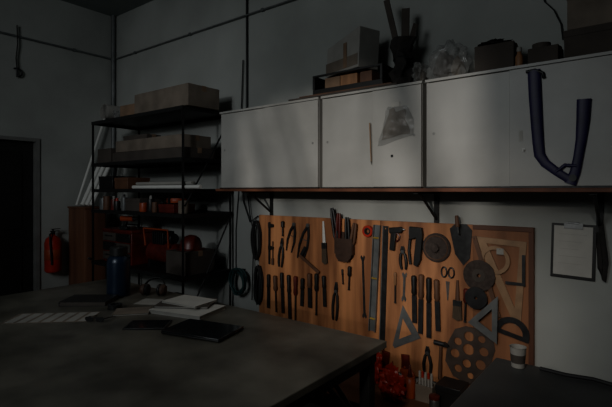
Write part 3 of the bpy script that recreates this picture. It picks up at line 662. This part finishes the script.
def glove(lab, px, y0, m, tilt, Y):
    t = thing('work_glove', lab, 'glove', WY(px, y0, Y), (0, math.radians(tilt), 0))
    g = MB().blob((0, -.020, -.13), (.045, .018, .055), .25, 3, 3, 2, flatb=False)
    g.build('palm', M[m], t)
    for (x, a, l) in ((-.032, .12, .07), (-.011, .04, .082), (.011, -.04, .08), (.031, -.12, .065)):
        MB().tube([(x, -.020, -.16), (x-a*.1, -.022, -.17-l*.5), (x-a*.25, -.026, -.17-l)], [.012,.0115,.008], 9).build('finger', M[m], t)
    MB().tube([(.035, -.020, -.11), (.058, -.024, -.135), (.066, -.028, -.165)], [.013,.012,.008], 9).build('thumb', M[m], t)
    MB().tube([(0,-.016,-.0),(0,-.018,-.05),(0,-.020,-.10)], [.034,.032,.038], 14, flat=.4).build('cuff', M['redp'], t)
glove('red work glove hung low on the board above the red bags', 387, 351, 'red', 6, YT)
glove('orange red work glove hung beside the red glove', 406, 354, 'orange', -5, YT)
# ---------------------------------------------------------------- low platform and clutter
t = thing('low_bench', 'low dark platform under the tool board', 'bench', (-1.6, 2.86, 0))
MB().box(-1.0, 1.05, -.26, .25, .09, .12).build('top', M['darkwood'], t, bevel=.003)
for x in (-.9, 0, .95): MB().box(x-.03, x+.03, -.24, .24, 0, .09).build('leg', M['darkwood'], t)
ZL = .1205
def bag(px, w, h, Y, lab, mm, seed):
    p = WY(px, 395, Y)
    t = thing('plastic_bag', lab, 'bag', (p.x, Y, ZL))
    MB().blob((0, 0, h*.42), (w, w*.7, h*.56), .42, seed, 4, 3.6).build('bag_body', M[mm], t, smooth=False)
    MB().tube([(0,0,h*.8),(.01,0,h*.95),(-.02,0,h*1.1)], [.02,.012,.035], 10).crumple(.02, 40).build('knotted_neck', M[mm], t)
bag(392, .085, .21, 2.80, 'crumpled red plastic bag at the foot of the board', 'red', 2)
bag(371, .085, .27, 2.96, 'tall red bag leaning behind the crumpled red bag', 'red', 5)
p = WY(410, 395, 2.90)
t = thing('squeeze_bottle', 'orange red pointed bottle beside the red plastic bag', 'bottle', (p.x, 2.90, ZL))
MB().lathe([(.036,0),(.040,.01),(.040,.10),(.028,.13),(.015,.14)], 22).build('bottle_body', M['orange'], t)
MB().lathe([(.018,.14),(.014,.16),(.005,.22),(.003,.222)], 18).build('nozzle', M['redp'], t)
p = WY(426, 395, 2.92); cx = p.x
t = thing('marker_box', 'open pale box holding markers on the low platform', 'box', (cx, 2.92, ZL))
MB().box(-.06,.06,-.04,.04,0,.006).box(-.06,.06,-.04,-.036,.006,.11).box(-.06,.06,.036,.04,.006,.11).box(-.06,-.056,-.036,.036,.006,.11).box(.056,.06,-.036,.036,.006,.11).build('box_body', M['cardd'], t)
for i in range(5):
    t = thing('marker_pen', 'red capped marker standing in the open pale box' if i in (1, 3) else 'pale marker standing in the open pale box', 'marker', (cx-.043+.021*i, 2.915, ZL+.0065), group='red capped markers' if i in (1, 3) else 'pale markers')
    MB().cyl((0,0,0),(0,0,.145), .008).build('barrel', M['paperd'], t)
    MB().cyl((0,0,.145),(0,0,.185), .009,.007).build('cap', M['red' if i in (1, 3) else 'paperd'], t)
p = WY(452, 395, 2.92)
carton('storage_bin', 'black lidded bin at the right of the low platform', p.x-.08, p.x+.08, 2.84, 3.0, ZL, .16, M['black'], cat='bin', tape=False, flaps=True)
t = thing('paint_jar', 'small jar with red lid on the low platform', 'jar', (WY(438, 395, 2.86).x, 2.80, ZL))
MB().lathe([(.03,0),(.033,.005),(.033,.08),(.028,.09)], 20).build('jar_body', M['steel'], t)
MB().lathe([(.034,.085),(.034,.105),(.030,.108)], 20).build('lid', M['redp'], t)
# ---------------------------------------------------------------- clipboard etc at right
p0 = WY(552, 222, D); p1 = WY(597, 279, D)
cw = p1.x-p0.x; cx = (p0.x+p1.x)/2; zt = WY(575, 224, D).z; zb = WY(575, 279, D).z
t = thing('clipboard', 'black clipboard with white sheet hanging on the back wall', 'clipboard', (cx, D+.0007, zt), (0, math.radians(1.5), 0))
hh = zt-zb
MB().box(-cw/2, cw/2, -.010, -.001, -hh, 0).build('board', M['black'], t, bevel=.002)
MB().box(-cw/2+.015, cw/2-.018, -.0125, -.0105, -hh+.020, -.014).build('paper', M['paper'], t)
MB().box(-.05, .05, -.022, -.0125, -.028, .006).cyl((-.03,-.018,.006),(.03,-.018,.006),.007).build('clip', M['steel'], t)
for i in range(5): MB().box(-cw*.32, cw*(.30-.09*(i % 3)), -.0129, -.01255, -.065-.045*i, -.0635-.045*i).build('written_line', M['paperd'], t)
single('folded_strap', 'black folded strap hanging right of the clipboard', 'strap', MB().tube([WY(601,224,D-.02), WY(603,240,D-.03), WY(606,262,D-.03), WY(604,281,D-.02), WY(600,268,D-.012), WY(599,240,D-.005), WY(600,226,D-.005)], .014, 8, flat=.4), M['fabric'])
# ---------------------------------------------------------------- main table
TX0, TX1, TY0, TY1, TZ = -3.88, -1.115, .45, 2.135, .755
t = thing('work_table', 'large grimy dark work table across the foreground', 'table', ((TX0+TX1)/2, (TY0+TY1)/2, 0))
A = (TX1-TX0)/2; B = (TY1-TY0)/2
MB().box(-A, A, -B, B, TZ-.035, TZ).build('tabletop', M['table'], t, bevel=.004)
MB().box(-A+.04, A-.04, -B+.04, -B+.07, TZ-.105, TZ-.035).box(-A+.04, A-.04, B-.07, B-.04, TZ-.105, TZ-.035).box(-A+.04, -A+.07, -B+.07, B-.07, TZ-.105, TZ-.035).box(A-.07, A-.04, -B+.07, B-.07, TZ-.105, TZ-.035).build('apron', M['blackm'], t)
for sx in (-1, 1):
    for sy in (-1, 1):
        x, y = sx*(A-.075), sy*(B-.075)
        MB().box(x-.03, x+.03, y-.03, y+.03, 0, TZ-.036).build('leg', M['blackm'], t, bevel=.003)
    MB().box(sx*(A-.09)-.015, sx*(A-.09)+.015, -B+.11, B-.11, .14, .18).build('stretcher', M['blackm'], t)
    MB().tube([(sx*(A-.075), B-.10, .30), (sx*(A-.45), B-.075, .66)], .014, 8).build('brace', M['blackm'], t)
    MB().tube([(sx*(A-.075), B-.10, .30), (sx*(A-.075), B-.45, .66)], .014, 8).build('brace', M['blackm'], t)
t = thing('side_bench', 'dark topped bench corner at the lower right foreground', 'bench', (.35, 1.6, 0))
X0, X1, Y0, Y1 = -.60-.35, .95, 1.0-1.6, 2.26-1.6
MB().box(X0, X1, Y0, Y1, .71, .75).build('bench_top', M['table2'], t, bevel=.005)
MB().box(X0+.04, X1-.04, Y0+.04, Y1-.04, .62, .71).build('apron', M['blackm'], t)
for x in (X0+.08, X1-.08):
    for y in (Y0+.08, Y1-.08): MB().box(x-.03, x+.03, y-.03, y+.03, 0, .62).build('leg', M['blackm'], t)
t = thing('paper_cup', 'pale cup standing at the corner of the side bench', 'cup', (-.488, 2.195, .7505))
MB().lathe([(.026,0),(.028,.002),(.034,.090),(.036,.092),(.033,.091),(.025,.01),(.001,.009)], 24).build('cup_body', M['paperd'], t)
MB().lathe([(.0290,.02),(.0292,.02),(.0325,.06),(.0320,.06)], 24).build('band', M['cardx'], t)
single('power_cable', 'thick black cable lying along the back of the side bench', 'cable', MB().tube([(-.40,2.21,.760),(-.30,2.20,.760),(-.20,2.22,.760),(-.08,2.19,.760),(.06,2.21,.760),(.25,2.18,.760)], .009, 8), M['rubber'])
# ---------------------------------------------------------------- things on the table
ZT0 = TZ+.0006
t = thing('water_bottle', 'large dark blue flask standing on the table far corner', 'bottle', (-3.2, 1.82, ZT0))
MB().lathe([(.076,0),(.084,.006),(.084,.25),(.078,.28),(.060,.30),(.055,.305)], 30).build('bottle_body', M['bottle'], t)
MB().lathe([(.060,.300),(.064,.305),(.064,.36),(.056,.368)], 30).build('cap', M['black'], t)
MB().tube([(-.05,0,.34),(-.095,0,.35),(-.105,0,.25),(-.10,0,.20),(-.08,0,.19)], .009, 8).build('carry_loop', M['black'], t)
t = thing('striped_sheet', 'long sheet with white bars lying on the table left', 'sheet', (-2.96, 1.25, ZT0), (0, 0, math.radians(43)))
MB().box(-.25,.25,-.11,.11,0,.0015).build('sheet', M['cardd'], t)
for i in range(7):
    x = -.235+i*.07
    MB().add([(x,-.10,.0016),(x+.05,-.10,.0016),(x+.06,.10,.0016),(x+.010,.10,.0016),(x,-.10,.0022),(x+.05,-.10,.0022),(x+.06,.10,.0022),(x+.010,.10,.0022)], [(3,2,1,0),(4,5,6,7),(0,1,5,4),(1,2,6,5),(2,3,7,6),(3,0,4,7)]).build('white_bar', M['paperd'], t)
def book(lab, x, y, z, a, b, h, rz, cov, name='book', cat='book', pg='paperd'):
    t = thing(name, lab, cat, (x, y, z), (0, 0, math.radians(rz)))
    e = min(.002, h*.2)
    MB().box(-a, a, -b, b, 0, e).box(-a, a, -b, b, h-e, h).box(-a, -a+.003, -b, b, e, h-e).build('cover', M[cov], t)
    MB().box(-a+.003, a-.004, -b+.004, b-.004, e, h-e).build('pages', M[pg], t)
book('dark flat closed book lying left of the blue flask', -3.16, 1.58, ZT0, .16, .11, .03, 38, 'black', pg='cardx')
book('pale catalogue at the bottom of the magazine pile', -2.42, 1.86, ZT0, .20, .14, .024, 14, 'paper', 'magazine', 'magazine')
book('dark magazine in the middle of the pile', -2.50, 1.91, ZT0+.0245, .18, .12, .014, 34, 'cardx', 'magazine', 'magazine')
book('white magazine on top of the pile near the table edge', -2.48, 1.92, ZT0+.039, .15, .105, .012, 8, 'paper', 'magazine', 'magazine')
t = thing('loose_page', 'loose pale page lying left of the magazine pile', 'page', (-2.82, 1.86, ZT0), (0, 0, math.radians(28)))
MB().box(-.10,.10,-.08,.08,0,.0012).build('page', M['paperd'], t)
book('yellowed notebook lying between the flask and the black tablet', -2.68, 1.62, ZT0, .11, .08, .012, 50, 'cardd', 'notebook', 'notebook')
t = thing('laptop', 'closed black laptop lying near the middle of the table', 'laptop', (-2.00, 1.64, ZT0), (0, 0, math.radians(14)))
MB().box(-.19,.19,-.125,.125,.003,.013).build('base', M['black'], t, bevel=.003)
MB().box(-.19,.19,-.125,.125,.0135,.021).build('lid', M['glass'], t, bevel=.003)
for sx in (-.15,.15):
    for sy in (-.1,.1): MB().cyl((sx,sy,0),(sx,sy,.0035),.008).build('rubber_foot', M['rubber'], t)
t = thing('tablet', 'slim black tablet lying left of the closed laptop', 'tablet', (-2.35, 1.52, ZT0), (0, 0, math.radians(40)))
MB().box(-.12,.12,-.085,.085,0,.008).build('body', M['black'], t, bevel=.003)
MB().box(-.108,.108,-.075,.075,.008,.0088).build('screen', M['glass'], t)
t = thing('ear_defenders', 'black ear defenders lying on the table beside the blue flask', 'ear defenders', (-2.99, 1.98, ZT0+.043), (math.radians(52), 0, math.radians(32)))
for s in (-1, 1):
    cu = MB().lathe([(.030,0),(.040,.006),(.042,.025),(.032,.04),(.015,.045)], 22, Matrix.Translation((s*.055,0,0)) @ Matrix.Rotation(s*PI/2,4,'Y')).build('ear_cup', M['leather'], t)
    MB().lathe([(.039,-.016),(.043,-.008),(.041,0),(.025,0),(.025,-.016)], 22, Matrix.Translation((s*.055,0,0)) @ Matrix.Rotation(s*PI/2,4,'Y')).build('ear_cushion', M['black'], t)
MB().tube([(.085*math.cos(a), .10*math.sin(a), .0) for a in [k*PI/12 for k in range(13)]], .010, 8, flat=.6).build('headband', M['black'], t)
t = thing('safety_glasses', 'dark safety glasses lying in front of the blue flask', 'glasses', (-2.66, 1.36, ZT0+.018), (0, 0, math.radians(30)))
for s in (-1, 1):
    plate('lens', [(s*.006,.012),(s*.055,.014),(s*.062,0),(s*.05,-.016),(s*.012,-.014)], [], .002, M['black'], t)
    MB().tube([(s*.062,0,.006),(s*.066,.05,.0),(s*.062,.12,-.014)], .003, 6).build('temple', M['black'], t)
MB().tube([(-.01,0,.006),(0,-.003,.010),(.01,0,.006)], .003, 6).build('bridge', M['black'], t)
t = thing('tape_roll', 'small black tape roll lying beside the safety glasses', 'tape', (-2.86, 1.60, ZT0))
MB().lathe([(.045,0),(.045,.03),(.026,.03),(.026,0)], 24).build('roll', M['black'], t)
# ---------------------------------------------------------------- light
def area(name, loc, target, size, power, col, spread=180, sy=None):
    l = bpy.data.lights.new(name, 'AREA'); l.energy = power; l.color = col; l.size = size; l.spread = math.radians(spread)
    if sy: l.shape = 'RECTANGLE'; l.size_y = sy
    o = bpy.data.objects.new(name, l); C.objects.link(o); o.location = loc
    o.rotation_euler = (Vector(target)-Vector(loc)).to_track_quat('-Z', 'Y').to_euler()
    return o
def spot(name, loc, target, power, col, ang, blend, rad):
    l = bpy.data.lights.new(name, 'SPOT'); l.energy = power; l.color = col; l.spot_size = math.radians(ang); l.spot_blend = blend; l.shadow_soft_size = rad
    o = bpy.data.objects.new(name, l); C.objects.link(o); o.location = loc
    o.rotation_euler = (Vector(target)-Vector(loc)).to_track_quat('-Z', 'Y').to_euler()
spot('window_beam', (.6, -7.0, 3.2), (-1.85, 3.0, 1.9), 860, (1, .95, .88), 21, .9, .075)
spot('board_beam', (-.4, -1.6, 2.5), (-1.45, 3.15, .85), 125, (1, .92, .82), 32, 1, .08)
spot('board_low_beam', (-.3, -.6, 3.3), (-1.15, 3.1, .35), 85, (1, .92, .82), 24, 1, .08)
spot('wall_beam', (.6, -1.8, 2.9), (.0, 3.18, .75), 75, (1, .97, .91), 20, 1, .10)
spot('shelf_beam', (-1.5, -2.2, 2.7), (-4.2, 2.8, 1.8), 85, (.96, .98, 1), 42, 1, .12)
spot('table_beam', (-3.4, 2.0, 3.5), (-2.2, 1.7, .75), 15, (1, .97, .90), 50, 1, .25)
area('window_glow', (-1.9, -2.2, 3.0), (-3.2, 2.6, 1.3), 1.6, 27, (.92, .98, 1), 180)
w = bpy.data.worlds.new('dim room'); bpy.context.scene.world = w; w.use_nodes = True
w.node_tree.nodes['Background'].inputs[0].default_value = (.75, .85, .88, 1)
w.node_tree.nodes['Background'].inputs[1].default_value = .012
# ---------------------------------------------------------------- camera
cam = bpy.data.cameras.new('camera'); co = bpy.data.objects.new('camera', cam); C.objects.link(co)
co.location = (0, 0, EYE); co.rotation_euler = (PI/2, 0, PI/2-TH)
cam.sensor_width = 36; cam.lens = FPX/612*36; cam.shift_y = -13.5/612; cam.clip_start = .02
bpy.context.scene.camera = co
